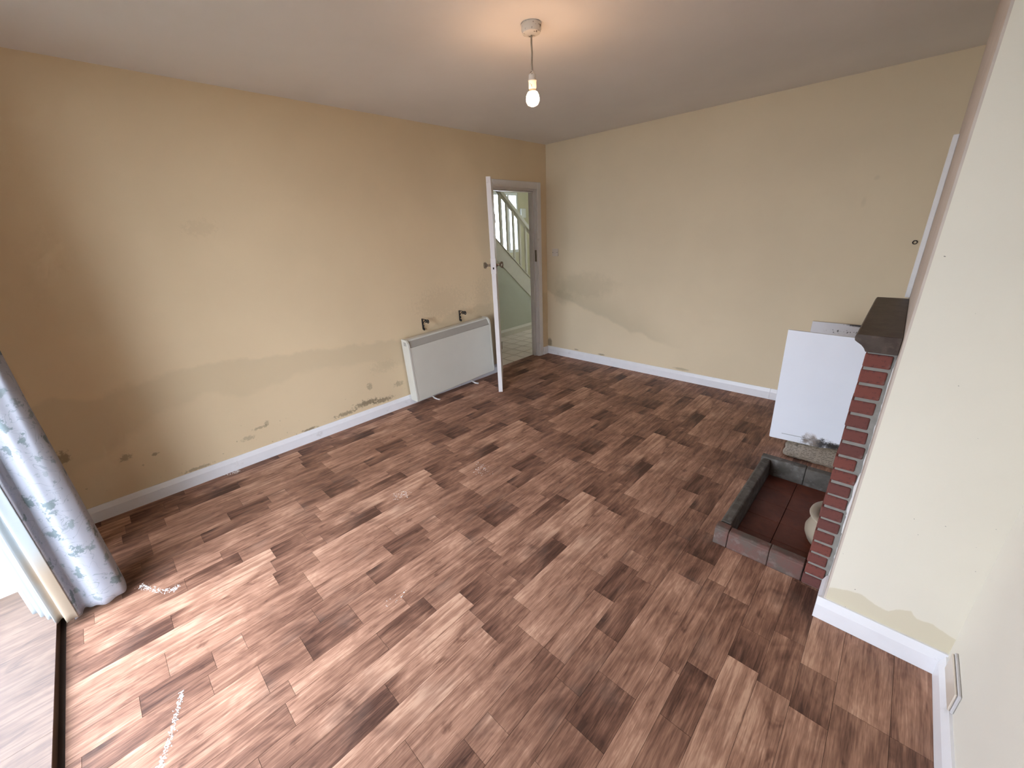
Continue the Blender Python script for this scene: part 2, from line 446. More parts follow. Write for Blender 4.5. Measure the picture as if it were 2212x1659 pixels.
M = dict(
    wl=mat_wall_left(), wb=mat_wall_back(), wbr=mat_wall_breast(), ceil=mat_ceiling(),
    cream=wall_finish(*wall_base('cream_plaster', (0.80, 0.755, 0.66))),
    skirt=plain('white_gloss_skirting', (0.82, 0.81, 0.83), 0.35, 0.05, 14, dirt=((0.35, 0.31, 0.26), 0.25)),
    gloss=plain('white_gloss_paint', (0.72, 0.69, 0.67), 0.35, 0.05, 14, dirt=((0.30, 0.24, 0.19), 0.35)),
    leaf=plain('white_door_paint', (0.74, 0.70, 0.69), 0.35, 0.05, 14, dirt=((0.30, 0.24, 0.19), 0.45)),
    vinyl=mat_vinyl('wood_print_vinyl'), bayvinyl=mat_vinyl('dimmed_wood_print_vinyl', 2.0),
    screed=plain('dark_underlay', (0.045, 0.03, 0.024), 0.9),
    brick=mat_brick('red_fire_brick', (0.185, 0.060, 0.046), (0.135, 0.053, 0.045), (0.105, 0.043, 0.038)),
    mortar=plain('grey_mortar', (0.24, 0.225, 0.20), 0.95, 0.3, 40, 0.6),
    mantel=mat_stone('brown_slate_tile', (0.050, 0.031, 0.023), (0.072, 0.050, 0.038), (0.10, 0.072, 0.055), 0.5, 14),
    kerb=mat_stone('grey_kerb_stone', (0.085, 0.075, 0.062), (0.13, 0.115, 0.10), (0.20, 0.18, 0.17), 0.75, 12),
    kerbred=mat_stone('worn_red_kerb', (0.15, 0.072, 0.058), (0.115, 0.088, 0.072), (0.185, 0.14, 0.12), 0.75, 10),
    quarry=mat_stone('red_quarry_tile', (0.115, 0.030, 0.016), (0.155, 0.043, 0.023), (0.085, 0.024, 0.015), 0.55, 8),
    soot=plain('sooty_firebrick', (0.04, 0.035, 0.03), 0.95, 0.4, 20),
    pot=plain('cream_stoneware', (0.42, 0.35, 0.265), 0.5, 0.10, 12, dirt=((0.30, 0.22, 0.15), 0.3)),
    black=plain('black_wrought_iron', (0.012, 0.011, 0.010), 0.5, 0.3, 60),
    heater=plain('cream_enamel', (0.62, 0.60, 0.53), 0.35, 0.03, 8), grille=plain('grey_outlet_grille', (0.36, 0.335, 0.295), 0.45, 0.08, 10),
    heaterback=plain('grey_back_plate', (0.27, 0.26, 0.24), 0.6), dark=plain('dark_gap', (0.02, 0.018, 0.016), 0.8),
    brass=plain('dull_brass', (0.34, 0.29, 0.22), 0.28, 0.15, 30, metal=0.9),
    switch=plain('ivory_switch_plastic', (0.66, 0.58, 0.49), 0.35, 0.04), socket=plain('grey_white_plastic', (0.60, 0.58, 0.58), 0.4, 0.05),
    rose=mat_painted_metal_rose(), flex=plain('old_twisted_flex', (0.36, 0.31, 0.25), 0.7), holder=mat_painted_metal_rose(), bulb=mat_bulb(),
    bulbcap=plain('bulb_collar', (0.75, 0.62, 0.45), 0.4),
    curtain=mat_curtain(), lining=mat_lining(), board=mat_board(), panel=mat_panel(), paper=mat_paper(), glass=mat_glass(),
    upvc=plain('white_window_frame', (0.78, 0.79, 0.80), 0.35, 0.03),
    green=plain('pale_green_wall', (0.52, 0.53, 0.42), 0.6, 0.04, 3), stairpaint=plain('cream_stair_paint', (0.64, 0.60, 0.50), 0.4, 0.06),
    hall=plain('hall_cream_wall', (0.66, 0.62, 0.47), 0.7, 0.04, 2), tile=plain('cream_floor_tile', (0.76, 0.66, 0.56), 0.4, 0.10, 7), grout=plain('dark_grout', (0.10, 0.085, 0.07), 0.9),
    crumbs=plain('white_plaster_crumb', (0.75, 0.72, 0.69), 0.9, 0.1), wood=plain('dark_raw_timber', (0.085, 0.055, 0.035), 0.8, 0.35, 20),
    patio=plain('rough_garden_ground', (0.06, 0.065, 0.045), 0.9, 0.2, 3), ply=plain('weathered_white_board', (0.70, 0.68, 0.66), 0.6, 0.06),
)

# ---------------------------------------------------------------- the room
T = 0.018; HB = 0.0975
def rects_minus(a, b, holes):
    """subtract axis-aligned rectangles from one; returns list of (x0,y0,x1,y1)"""
    out = [(a[0], a[1], b[0], b[1])]
    for (hx0, hy0, hx1, hy1) in holes:
        nxt = []
        for (x0, y0, x1, y1) in out:
            if hx0 >= x1 or hx1 <= x0 or hy0 >= y1 or hy1 <= y0: nxt.append((x0, y0, x1, y1)); continue
            if y0 < hy0: nxt.append((x0, y0, x1, hy0))
            if y1 > hy1: nxt.append((x0, hy1, x1, y1))
            ya, yb = max(y0, hy0), min(y1, hy1)
            if x0 < hx0: nxt.append((x0, ya, hx0, yb))
            if x1 > hx1: nxt.append((hx1, ya, x1, yb))
        out = nxt
    return out

HX0, HY0, HY1 = 2.782, -2.155, -1.215            # hearth outline
mb = MB()
for (x0, y0, x1, y1) in rects_minus((0, WY), (RX, 0), [(HX0 + .01, HY0 + .01, RX + 1, HY1 - .01)]):
    mb.box((x0, y0, -0.12), (x1, y1, -0.004))
mb.box((HX0 + .01, HY0 + .01, -0.12), (RX, HY1 - .01, -0.06))
mb.box((-0.104, DY0, -0.12), (0, DY1, -0.0042))
floor = setting(mb.build('floor', M['screed']), 'brown wood-look plank floor of the empty living room', 'floor')

# vinyl planks: a printed repeat 0.98 m square with a half drop, rows along y
TILE = [  # (u0, u1, [(v0, v1, tone at v0, tone at v1), ...])
    (0.000, 0.103, [(0.0, 0.16, .20, .50), (0.16, 0.98, .55, .88)]),
    (0.103, 0.203, [(-0.03, 0.22, .38, .56), (0.22, 0.545, .44, .22), (0.545, 0.95, .55, .76)]),
    (0.203, 0.308, [(-0.05, 0.14, .26, .50), (0.14, 0.93, .78, .68)]),
    (0.308, 0.448, [(0.055, 0.50, .72, .52), (0.50, 1.035, .66, .52)]),
    (0.448, 0.549, [(0.055, 0.41, .56, .66), (0.41, 0.63, .26, .30), (0.63, 0.735, .55, .55), (0.735, 1.035, .46, .32)]),
    (0.549, 0.653, [(0.0, 0.26, .42, .52), (0.26, 0.60, .24, .50), (0.60, 0.98, .52, .44)]),
    (0.653, 0.800, [(-0.085, 0.12, .18, .42), (0.12, 0.74, .56, .70), (0.74, 0.895, .46, .40)]),
    (0.800, 0.878, [(0.30, 0.80, .44, .58), (0.80, 1.28, .74, .66)]),
    (0.878, 0.980, [(0.135, 0.365, .30, .22), (0.365, 0.765, .54, .44), (0.765, 1.115, .66, .60)]),
]
PER = 0.98; X0, Y0 = 2.045, -3.205
def cam_px(p):
    q = CAM_INV @ Vector(p)
    if q.z > -0.05: return None
    return (1106 + FPX * q.x / -q.z, 829.5 - FPX * q.y / -q.z)
def view_area(r):
    pts = [cam_px((r[0], r[1], 0)), cam_px((r[2], r[1], 0)), cam_px((r[2], r[3], 0)), cam_px((r[0], r[3], 0))]
    if any(p is None for p in pts): return 0.0
    a = 0.0
    # only the share inside the frame counts
    pts = [(min(max(p[0], 0), 2212), min(max(p[1], 0), 1659)) for p in pts]
    for i in range(4):
        j = (i + 1) % 4; a += pts[i][0] * pts[j][1] - pts[j][0] * pts[i][1]
    return abs(a) / 2
planks = []
holes = [(HX0, HY0, RX + 1, HY1), (BX - T, BY - T, RX + 1, 1)]
for k in range(-3, 3):
    for r in range(-8, 8):
        for (u0, u1, segs) in TILE:
            for (v0, v1, t0, t1) in segs:
                ox, oy = X0 + PER * k, Y0 + PER * r + (0.49 if k % 2 else 0.0)
                a = (max(ox + u0, T), max(oy + v0, WY + .026)); b = (min(ox + u1, RX - T), min(oy + v1, -T))
                door = (max(ox + u0, -.104), max(oy + v0, DY0 + .023), min(ox + u1, T), min(oy + v1, DY1 - .023))
                pieces = rects_minus(a, b, holes) if b[0] - a[0] >= .006 and b[1] - a[1] >= .01 else []
                if door[2] - door[0] > .006 and door[3] - door[1] > .01: pieces.append(door)
                for q in pieces:
                    if q[2] - q[0] < 0.006 or q[3] - q[1] < 0.01: continue
                    if q[0] > BX and q[1] > -1.2: continue
                    planks.append((view_area(q), q, (ox, oy), (t0 + (t1 - t0) * (q[1] - oy - v0) / (v1 - v0), t0 + (t1 - t0) * (q[3] - oy - v0) / (v1 - v0)), u0 * 7.31 + v0 * 3.77))
planks.sort(key=lambda p: -p[0])
def plank_mesh(mb, q, org, tone, seed, z0=-0.004, z1=0.0, g=0.0005):
    """box with UV = pattern coordinates and a tone colour"""
    bm = mb.bm
    uvl = bm.loops.layers.uv.get('UVMap') or bm.loops.layers.uv.new('UVMap')
    cl = bm.loops.layers.float_color.get('tone') or bm.loops.layers.float_color.new('tone')
    x0, y0, x1, y1 = q[0] + g, q[1] + g, q[2] - g, q[3] - g
    vs = [bm.verts.new(v) for v in ((x0,y0,z0),(x1,y0,z0),(x1,y1,z0),(x0,y1,z0),(x0,y0,z1),(x1,y0,z1),(x1,y1,z1),(x0,y1,z1))]
    for f in ((4,5,6,7),(0,1,5,4),(1,2,6,5),(2,3,7,6),(3,0,4,7)):
        fc = bm.faces.new([vs[i] for i in f])
        for lp in fc.loops:
            lp[uvl].uv = (lp.vert.co.x - org[0], lp.vert.co.y - org[1])
            lp[cl] = ((tone[0] if abs(lp.vert.co.y - y0) < 1e-6 else tone[1]) if isinstance(tone, tuple) else tone, seed % 1.0, 0, 1)
NP = 290
for (ar, q, org, tone, seed) in planks[:NP]:
    mb = MB(); plank_mesh(mb, q, org, tone, seed); mb.build('plank', M['vinyl'], floor)
mb = MB()
for (ar, q, org, tone, seed) in planks[NP:]:
    plank_mesh(mb, q, org, tone, seed)
tag(mb.build('further_planks', M['vinyl'], floor), kind='stuff')

# ceiling
mb = MB(); mb.box((-0.1, WY, H), (RX + .1, 0.1, H + 0.1)); mb.box((WX0 - .1, BAYY - .1, HEAD), (WX1 + .1, WY - 0.1, HEAD + .1))
setting(mb.build('ceiling', M['ceil']), 'plain dull white ceiling with a warm glow round the pendant', 'ceiling')

# walls
mb = MB()
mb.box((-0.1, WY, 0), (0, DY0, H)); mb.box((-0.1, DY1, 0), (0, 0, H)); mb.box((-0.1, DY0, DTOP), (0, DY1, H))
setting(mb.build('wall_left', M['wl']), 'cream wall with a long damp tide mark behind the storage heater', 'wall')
mb = MB(); mb.box((-0.1, 0, 0), (RX + .1, 0.1, H))
setting(mb.build('wall_back', M['wb']), 'cream wall with mouldy damp patches beside the doorway corner', 'wall')
mb = MB(); mb.box((RX, WY - .1, 0), (RX + .1, 0, H))
setting(mb.build('wall_right', M['cream']), 'bright cream wall strip at the right edge, in the near alcove', 'wall')
mb = MB()      # chimney breast with the fire opening left in it
FO0, FO1, FOZ = -1.95, -1.43, 0.62
mb.box((BX, BY, 0), (RX, FO0, H)); mb.box((BX, FO1, 0), (RX, BY2, H)); mb.box((BX, FO0, FOZ), (RX, FO1, H))
mb.box((RX - 0.02, FO0, 0), (RX, FO1, FOZ))
chim = setting(mb.build('wall_chimney', M['wbr']), 'pale cream plastered chimney breast standing out beside the brick fireplace', 'wall')
mb = MB()
mb.box((0, WY - .1, 0), (WX0, WY, H)); mb.box((WX1, WY - .1, 0), (RX, WY, H)); mb.box((WX0, WY - .1, HEAD), (WX1, WY, H))
mb.box((WX0 - .1, BAYY, 0), (WX0, WY - .1, HEAD)); mb.box((WX1, BAYY, 0), (WX1 + .1, WY - .1, HEAD))
setting(mb.build('wall_window', M['cream']), 'cream window-wall reveal beside the patterned curtain', 'wall')

# skirting
def skirt(name, runs, label):
    mb = MB()
    for (axis, side, base, a, b) in runs:
        s = side
        prof = [(base, 0), (base + s * T, 0), (base + s * T, 0.066), (base + s * 0.007, HB), (base, HB)]
        mb.prism(prof, axis, a, b)
    return setting(mb.build(name, M['skirt']), label, 'skirting')
skirt('baseboard_left', [('y', 1, 0.0, WY, DY0 - .065)], 'white skirting board along the damp wall below the storage heater')
skirt('baseboard_back', [('x', -1, 0.0, 0.0, 2.55)], 'white skirting board along the back wall from the doorway corner')
mb = MB(); mb.prism([(0, 0), (-T, 0), (-T, 0.066), (-.007, HB), (0, HB)], 'x', 2.5515, RX)
setting(mb.build('baseboard_alcove', M['skirt']), 'short white skirting length on the back wall behind the white board', 'skirting')
mb = MB(); mb.box((0, -.108, 0), (T, -T, HB), 0.002)
setting(mb.build('baseboard_corner', M['skirt']), 'tiny white skirting block between door frame and corner', 'skirting')
skirt('baseboard_chimney', [('x', -1, BY, BX - T, RX), ('y', -1, BX, BY, HY0 - .012)], 'white skirting round the foot of the chimney breast')
skirt('baseboard_right', [('y', -1, RX, WY, BY - T)], 'white skirting running towards the camera along the right wall')

# door frame and door
mb = MB()
AW = 0.062
for (y0, y1, z0, z1) in [(DY1 - .01, DY1 + AW - .01, 0, DTOP + AW), (DY0 - AW + .01, DY0 + .01, 0, DTOP + AW), (DY0 + .01, DY1 - .01, DTOP - .01, DTOP + AW)]:
    mb.box((0, y0, z0), (0.016, y1, z1), 0.004)
trim = setting(mb.build('trim_1', M['gloss']), 'white painted architrave and frame round the open doorway', 'door frame')
mb = MB()
mb.box((-0.112, DY1 - .022, 0), (0.001, DY1 + .001, DTOP)); mb.box((-0.112, DY0 - .001, 0), (0.001, DY0 + .022, DTOP)); mb.box((-0.112, DY0, DTOP - .022), (0.001, DY1, DTOP + .001))
mb.build('lining', M['gloss'], trim)
mb = MB(); mb.box((-0.075, DY1 - .036, 0), (-0.04, DY1 - .022, DTOP - .02)); mb.box((-0.075, DY0 + .022, 0), (-0.04, DY0 + .036, DTOP - .02))
mb.box((-0.075, DY0 + .03, DTOP - .036), (-0.04, DY1 - .03, DTOP - .022)); mb.build('stop_bead', M['gloss'], trim)
mb = MB(); mb.box((-0.03, DY1 - .0245, 1.17), (-0.002, DY1 - .021, 1.30)); mb.build('strike_plate', M['brass'], trim)

DOOR = bpy.data.objects.new('door_1', None); COL.objects.link(DOOR)
DOOR.location = (0.006, -0.884, 0)
dv = Vector((0.503 - 0.006, -1.392 + 0.884))
LW = dv.length
DOOR.rotation_euler = (0, 0, math.atan2(dv.y, dv.x))
setting(DOOR, 'white painted room door standing wide open, seen edge on', 'door')
mb = MB(); mb.box((0, -.02, 0.012), (LW, .02, 1.955), 0.0015); mb.build('leaf', M['leaf'], DOOR)
mb = MB(); mb.box((LW - .0005, -.023, 1.165), (LW + .002, .024, 1.30), 0.001); mb.build('latch_case', M['leaf'], DOOR)
mb = MB(); mb.box((LW, -.006, 1.205), (LW + .004, .006, 1.222)); mb.build('latch_bolt', M['dark'], DOOR)
for s in (-1, 1):
    mb = MB()
    mb.lathe([(0, 0), (.026, 0), (.026, .006), (.012, .010), (.0095, .03), (.013, .038), (.026, .047), (.029, .057), (.024, .068), (0, .072)], (LW - .055, s * .02, 1.238), 24, mat=Matrix.Rotation(-s * PI / 2, 4, 'X'))
    mb.build('door_knob', M['brass'], DOOR, smooth=True)
for zc in (.30, 1.65):
    mb = MB(); mb.tube([(-.004, .021, zc - .045), (-.004, .021, zc + .045)], .006, 8); mb.build('hinge', M['brass'], DOOR)

# strip on the chimney breast above the mantel
mb = MB(); mb.box((3.2235, -1.262, 1.132), (BX, -1.20, 1.815), 0.002)
setting(mb.build('trim_2', M['ply']), 'narrow white upright strip on the chimney breast above the mantel', 'trim')

# bay floor, a step up from the room
bay = setting(MB().box((WX0, BAYY - .05, -0.12), (WX1, WY + .008, 0.034)).build('floor_bay', M['wood']), 'pale sunlit plank step in the window bay, left edge', 'floor')
for k in range(-3, 3):
    for r in range(-8, 8):
        for (u0, u1, segs) in [(0, .19, [(0, .98, .8)]), (.19, .38, [(.3, 1.28, .6)]), (.38, .57, [(.1, 1.08, .85)]), (.57, .78, [(.5, 1.48, .55)]), (.78, .98, [(.2, 1.18, .8)])]:
            for (v0, v1, tone) in segs:
                # boards run along x here: swap the roles
                ox, oy = WX0 + PER * r, WY + .010 - PER * (k + 1)
                a = (max(ox + v0, WX0), max(oy + .98 - u1, BAYY + .03)); b = (min(ox + v1, WX1), min(oy + .98 - u0, WY + .010))
                if b[0] - a[0] < .02 or b[1] - a[1] < .01: continue
                mb = MB(); plank_mesh(mb, (a[0], a[1], b[0], b[1]), (ox, oy), tone, u0 * 5.1 + r * .37, 0.034, 0.040); mb.build('plank', M['bayvinyl'], bay)

# glazed doors of the bay (behind the camera, they let the daylight in)
win = setting(MB().box((WX0, BAYY - .06, 0.034), (WX1, BAYY, 0.09), .004).build('window_1', M['upvc']), 'white framed glazed bay doors behind the camera', 'window')
mb = MB(); mb.box((WX0, BAYY - .06, HEAD - .06), (WX1, BAYY, HEAD), .004); mb.build('head', M['upvc'], win)
nb = 2; pw = (WX1 - WX0) / nb
for i in range(nb + 1):
    xc = WX0 + i * pw
    mb = MB(); mb.box((max(xc - .035, WX0), BAYY - .058, .07), (min(xc + .035, WX1), BAYY - .002, HEAD - .06), .004); mb.build('stile', M['upvc'], win)
for i in range(nb):
    mb = MB(); mb.box((WX0 + i * pw + .035, BAYY - .034, .07), (WX0 + (i + 1) * pw - .035, BAYY - .030, HEAD - .06)); mb.build('pane', M['glass'], win)
setting(MB().box((-6, -14, -0.2), (9, BAYY - .06, -0.1)).build('ground', M['patio']), 'dull green garden ground outside the bay', 'ground')

# ---------------------------------------------------------------- hall beyond the door
HXF = -1.10
hf = setting(MB().box((-2.1, -1.7, -0.12), (-0.1, 2.3, -0.006)).build('floor_hall', M['grout']), 'cream tiled hall floor beyond the doorway', 'floor')
ts = 0.2
me_tile = None
for i in range(5):
    for j in range(13):
        x1 = -0.106 - i * ts; y0 = -1.55 + j * ts
        if me_tile is None:
            o = MB().box((-ts + .009, .009, -.006), (-.0, ts, 0.0), .0012).build('tile', M['tile'], hf); me_tile = o.data
        else:
            o = bpy.data.objects.new('tile', me_tile); COL.objects.link(o); o.parent = hf
        o.location = (x1, y0, 0)
mb = MB()
WYa, WYb, WZa, WZb = 1.16, 1.80, 1.16, 2.16
mb.box((-2.2, -1.7, 0), (-2.1, WYa, H + .3)); mb.box((-2.2, WYb, 0), (-2.1, 2.4, H + .3)); mb.box((-2.2, WYa, 0), (-2.1, WYb, WZa)); mb.box((-2.2, WYa, WZb), (-2.1, WYb, H + .3))
mb.box((-2.1, 2.3, 0), (-.72, 2.4, H + .3)); mb.box((-.72, 2.3, 1.9), (-0.1, 2.4, H + .3)); mb.box((-0.42, 2.3, 0), (-0.1, 2.4, 1.9)); mb.box((-.72, 2.3, 0), (-0.42, 2.4, 1.0)); mb.box((-2.1, -1.8, 0), (-0.1, -1.7, H + .3)); mb.box((-2.2, -1.8, H + .3), (-0.1, 2.4, H + .4)); mb.box((-0.1, -1.7, H), (0.0, 2.4, H + .35)); mb.box((-0.1, 0.1, 0), (0.0, 2.4, H))  # gap in the end wall is an unseen opening added to light the hall
setting(mb.build('wall_hall', M['hall']), 'pale hall wall above the staircase beyond the doorway', 'wall')
SL = -0.86; SZ = lambda y: 1.10 + SL * (y - 0.6)          # top edge of the string
mb = MB()
ys = [-0.75, 1.55]
mb.prism([(ys[0], 0), (ys[1], 0), (ys[1], max(SZ(ys[1]) - .28, .05)), (ys[0], SZ(ys[0]) - .28)], 'x', HXF - .05, HXF - .004)
setting(mb.build('wall_understairs', M['green']), 'pale green panel below the stairs beyond the doorway', 'wall')
mb = MB(); mb.prism([(HXF - .004, 0), (HXF + T, 0), (HXF + T, .07), (HXF, .105), (HXF - .004, .105)], 'y', -.75, 1.55)
setting(mb.build('baseboard_hall', M['stairpaint']), 'pale skirting board at the foot of the green stair panel', 'skirting')
st = thing('staircase', 'cream painted hall staircase with balusters seen through the doorway', 'staircase', (HXF, 0.6, 0))
P0 = Vector((HXF, 0.6, 0))
def sb(name, mb, mat): 
    o = mb.build(name, mat, st); o.data.transform(Matrix.Translation(-P0)); return o
sb('string', MB().prism([(ys[0], SZ(ys[0])), (ys[1], SZ(ys[1])), (ys[1], SZ(ys[1]) - .285), (ys[0], SZ(ys[0]) - .285)], 'x', HXF - .035, HXF + .004, .004), M['stairpaint'])
sb('string_cap', MB().prism([(ys[0], SZ(ys[0]) + .018), (ys[1], SZ(ys[1]) + .018), (ys[1], SZ(ys[1])), (ys[0], SZ(ys[0]))], 'x', HXF - .05, HXF + .014, .003), M['stairpaint'])
HR = 0.70
sb('handrail', MB().prism([(ys[0], SZ(ys[0]) + HR + .075), (ys[1], SZ(ys[1]) + HR + .075), (ys[1], SZ(ys[1]) + HR), (ys[0], SZ(ys[0]) + HR)], 'x', HXF - .055, HXF + .02, .008), M['stairpaint'])
for i in range(-3, 11):
    yb = 0.22 + i * .131
    sb('baluster', MB().box((HXF - .032, yb - .014, SZ(yb) + .005), (HXF - .004, yb + .014, SZ(yb) + HR + .02)), M['stairpaint'])
for i in range(9):
    yt = 1.5 - i * .235; zt = SZ(yt) - .06
    if zt < .1: continue
    sb('tread', MB().box((-2.095, yt - .25, zt - .03), (HXF - .036, yt, zt), .004), M['stairpaint'])
    sb('riser', MB().box((-2.095, yt - .02, zt - .20), (HXF - .036, yt - .005, zt - .03)), M['stairpaint'])
w2 = setting(MB().box((-2.16, WYa, WZa), (-2.085, WYb, WZa + .05), .004).build('window_2', M['upvc']), 'bright hall window seen between the stair balusters', 'window')
for (y0, y1) in ((WYa, WYa + .04), (1.345, 1.395), (1.53, 1.58), (WYb - .04, WYb)):
    MB().box((-2.15, y0, WZa + .05), (-2.10, y1, WZb - .05), .004).build('mullion', M['upvc'], w2)
MB().box((-2.15, WYa, WZb - .05), (-2.10, WYb, WZb), .004).build('head', M['upvc'], w2)
for (y0, y1) in ((WYa + .04, 1.345), (1.395, 1.53), (1.58, WYb - .04)):
    MB().box((-2.132, y0, WZa + .05), (-2.128, y1, WZb - .05)).build('pane', M['glass'], w2)
portal('added_opening_portal', (-.57, 2.42, 1.45), (-PI / 2, 0, 0), .3, .9)  # sky portal at the added, unseen hall opening
o = MB().box((-2.10, 1.845, 1.745), (-2.06, 1.975, 1.90), .006).build('door_chime', M['upvc']); tag(o, 'small white box high on the hall wall above the handrail', 'chime box')
#portal('hall_window_portal', (-2.21, (WYa + WYb) / 2, (WZa + WZb) / 2), (0, -PI / 2, 0), WZb - WZa, WYb - WYa)

# ---------------------------------------------------------------- fireplace
FX = 3.158
fp = thing('fireplace_surround', 'red brick fireplace surround built against the chimney breast beside the hearth', 'fireplace', (BX, -1.7, 0))
def fpart(name, mb, mat, parent=None):
    o = mb.build(name, mat, fp if parent is None else parent); o.data.transform(Matrix.Translation((-BX, 1.7, 0))); return o
SY0, SY1 = HY0 - .008, HY1 - .0
CH = 0.0593; ZB = 0.065; NC = 17
JW = 0.215
mb = MB()
mb.box((FX + .006, SY0 + .006, 0), (BX - .001, SY0 + JW - .006, ZB + NC * CH)); mb.box((FX + .006, SY1 - JW + .006, 0), (BX - .001, SY1 - .006, ZB + NC * CH)); mb.box((FX + .006, SY0 + JW - .02, FOZ + .006), (BX - .001, SY1 - JW + .02, ZB + NC * CH))
fpart('mortar', mb, M['mortar'])
def brick(x0, y0, z0, x1, y1, z1):
    j = lambda: random.uniform(-.0025, .0025)
    o = MB().box((0, 0, 0), (x1 - x0, y1 - y0, z1 - z0), .0045, 2).build('brick', M['brick'], fp)
    o.location = (x0 - BX + j() * .6, y0 + 1.7 + j() * .5, z0 + j() * .4)
    o.rotation_euler = (j() * 2, j() * 4, j() * 4)
MJ = .0115
brick(FX, SY0, 0.004, 3.226, SY0 + JW, ZB - MJ)
brick(FX, SY1 - JW, 0.004, 3.226, SY1, ZB - MJ)
for i in range(NC):
    z0 = ZB + i * CH; z1 = z0 + CH - MJ
    xb = 3.228 + random.uniform(-.006, .006)
    if z1 < FOZ + .02:
        brick(FX, SY0, z0, xb, SY0 + JW, z1); brick(FX, SY1 - JW, z0, xb, SY1, z1)
    else:
        if i % 2 == 0: cuts = [SY0, SY0 + JW, SY0 + 2 * JW, SY0 + 3 * JW, SY1]
        else: cuts = [SY0, SY0 + JW * .5, SY0 + 1.5 * JW, SY0 + 2.5 * JW, SY0 + 3.5 * JW, SY1]
        for a, b in zip(cuts, cuts[1:]):
            brick(FX, a, z0, xb, b - (MJ if b < SY1 - .01 else 0), z1)
ZM = ZB + NC * CH
prof = [(3.126, 1.132), (BX - .001, 1.132), (BX - .001, ZM), (3.158, ZM), (3.152, ZM + .012), (3.143, ZM + .022), (3.131, ZM + .030), (3.123, ZM + .036), (3.121, ZM + .048)]
mo = MB().prism(prof, 'y', -2.192, -1.29, .0015).build('mantel_shelf', M['mantel'], origin=(BX, -1.74, ZM))
tag(mo, 'dark brown moulded mantel slab lying on top of the brick surround', 'mantel')
# ragged plaster edge where the breast meets the brickwork
random.seed(11)
zs = [0.10]
while zs[-1] < ZM - .03: zs.append(zs[-1] + random.choice((.006, .010, .018, .03)))
wd = .004; rag = [(BX - .0005, zs[0])]
for z in zs:
    wd = min(max(wd + random.uniform(-.0028, .0028), .0012), .0095)
    rag.append((BX - wd, z))
rag.append((BX - .0005, zs[-1]))
fpart('plaster_edge', MB().prism(rag, 'y', SY0 - .006, SY0 + .004), M['ply'])
# sooty lining of the fire opening
mb = MB(); mb.box((BX + .001, FO0 + .001, 0), (RX - .021, FO0 + .012, FOZ - .001)); mb.box((BX + .001, FO1 - .012, 0), (RX - .021, FO1 - .001, FOZ - .001)); mb.box((RX - .034, FO0 + .012, 0), (RX - .021, FO1 - .012, FOZ - .012)); mb.box((BX + .001, FO0 + .012, FOZ - .012), (RX - .034, FO1 - .012, FOZ - .001))
mb.build('fire_lining', M['soot'], chim)

he = thing('hearth', 'sunken red tiled hearth with a raised grey kerb in front of the fireplace', 'hearth', (3.0, -1.7, 0))
def hpart(name, mb, mat): 
    o = mb.build(name, mat, he); o.data.transform(Matrix.Translation((-3.0, 1.7, 0))); return o
KZ = 0.085; KW = 0.055
# kerb profile leans slightly
def kerb_x(name, x0, x1, yo, yi, mat, zt=KZ):
    hpart(name, MB().prism([(yo, -.03), (yi, -.03), (yi - (yi - yo) * .12, zt - .006), (yi - (yi - yo) * .22, zt), (yo + (yi - yo) * .30, zt), (yo + (yi - yo) * .12, zt - .010)], 'x', x0, x1, .003), mat)
kerb_x('kerb_stone', HX0, HX0 + .062, HY0, HY0 + .085, M['kerbred'], KZ + .004)
kerb_x('kerb_stone', HX0 + .064, 3.02, HY0, HY0 + .078, M['kerbred'])
kerb_x('kerb_stone', 3.022, FX - .004, HY0, HY0 + .078, M['kerbred'])
kerb_x('kerb_stone', HX0, 3.02, HY1, HY1 - .078, M['kerb'], KZ + .008)
kerb_x('kerb_stone', 3.022, FX - .004, HY1, HY1 - .078, M['kerb'], KZ + .006)
ya, yb = HY0 + .084, HY1 - .077
for (a, b) in ((ya, (ya + yb) / 2 - .001), ((ya + yb) / 2 + .001, yb)):
    hpart('kerb_stone', MB().prism([(HX0, -.03), (HX0 + KW + .006, -.03), (HX0 + KW, KZ - .006), (HX0 + KW - .008, KZ), (HX0 + .012, KZ), (HX0 + .003, KZ - .012)], 'y', a, b, .003), M['kerb'])
hpart('mortar_bed', MB().box((HX0 + .012, HY0 + .012, -.058), (FX - .004, HY1 - .012, -.032)), M['soot'])
for j in range(4):
    MB().box((BX + .001, FO0 + .13 * j + .001, -.058), (RX - .04, FO0 + .13 * (j + 1) - .001, -.018), .0015).build('quarry_tile', M['quarry'], chim)
    fpart('quarry_tile', MB().box((FX + .001, FO0 + .13 * j + .001, -.058), (BX - .001, FO0 + .13 * (j + 1) - .001, -.018), .0015), M['quarry'])
tx0, tx1, ty0, ty1 = HX0 + KW + .006, FX - .004, HY0 + .078, HY1 - .078
nx, ny = 2, 5
for i in range(nx):
    for j in range(ny):
        a = (tx0 + (tx1 - tx0) * i / nx + .001, ty0 + (ty1 - ty0) * j / ny + .001); b = (tx0 + (tx1 - tx0) * (i + 1) / nx - .001, ty0 + (ty1 - ty0) * (j + 1) / ny - .001)
        hpart('quarry_tile', MB().box((a[0], a[1], -.032), (b[0], b[1], -.018 + random.uniform(-.0006, .0006)), .0015), M['quarry'])

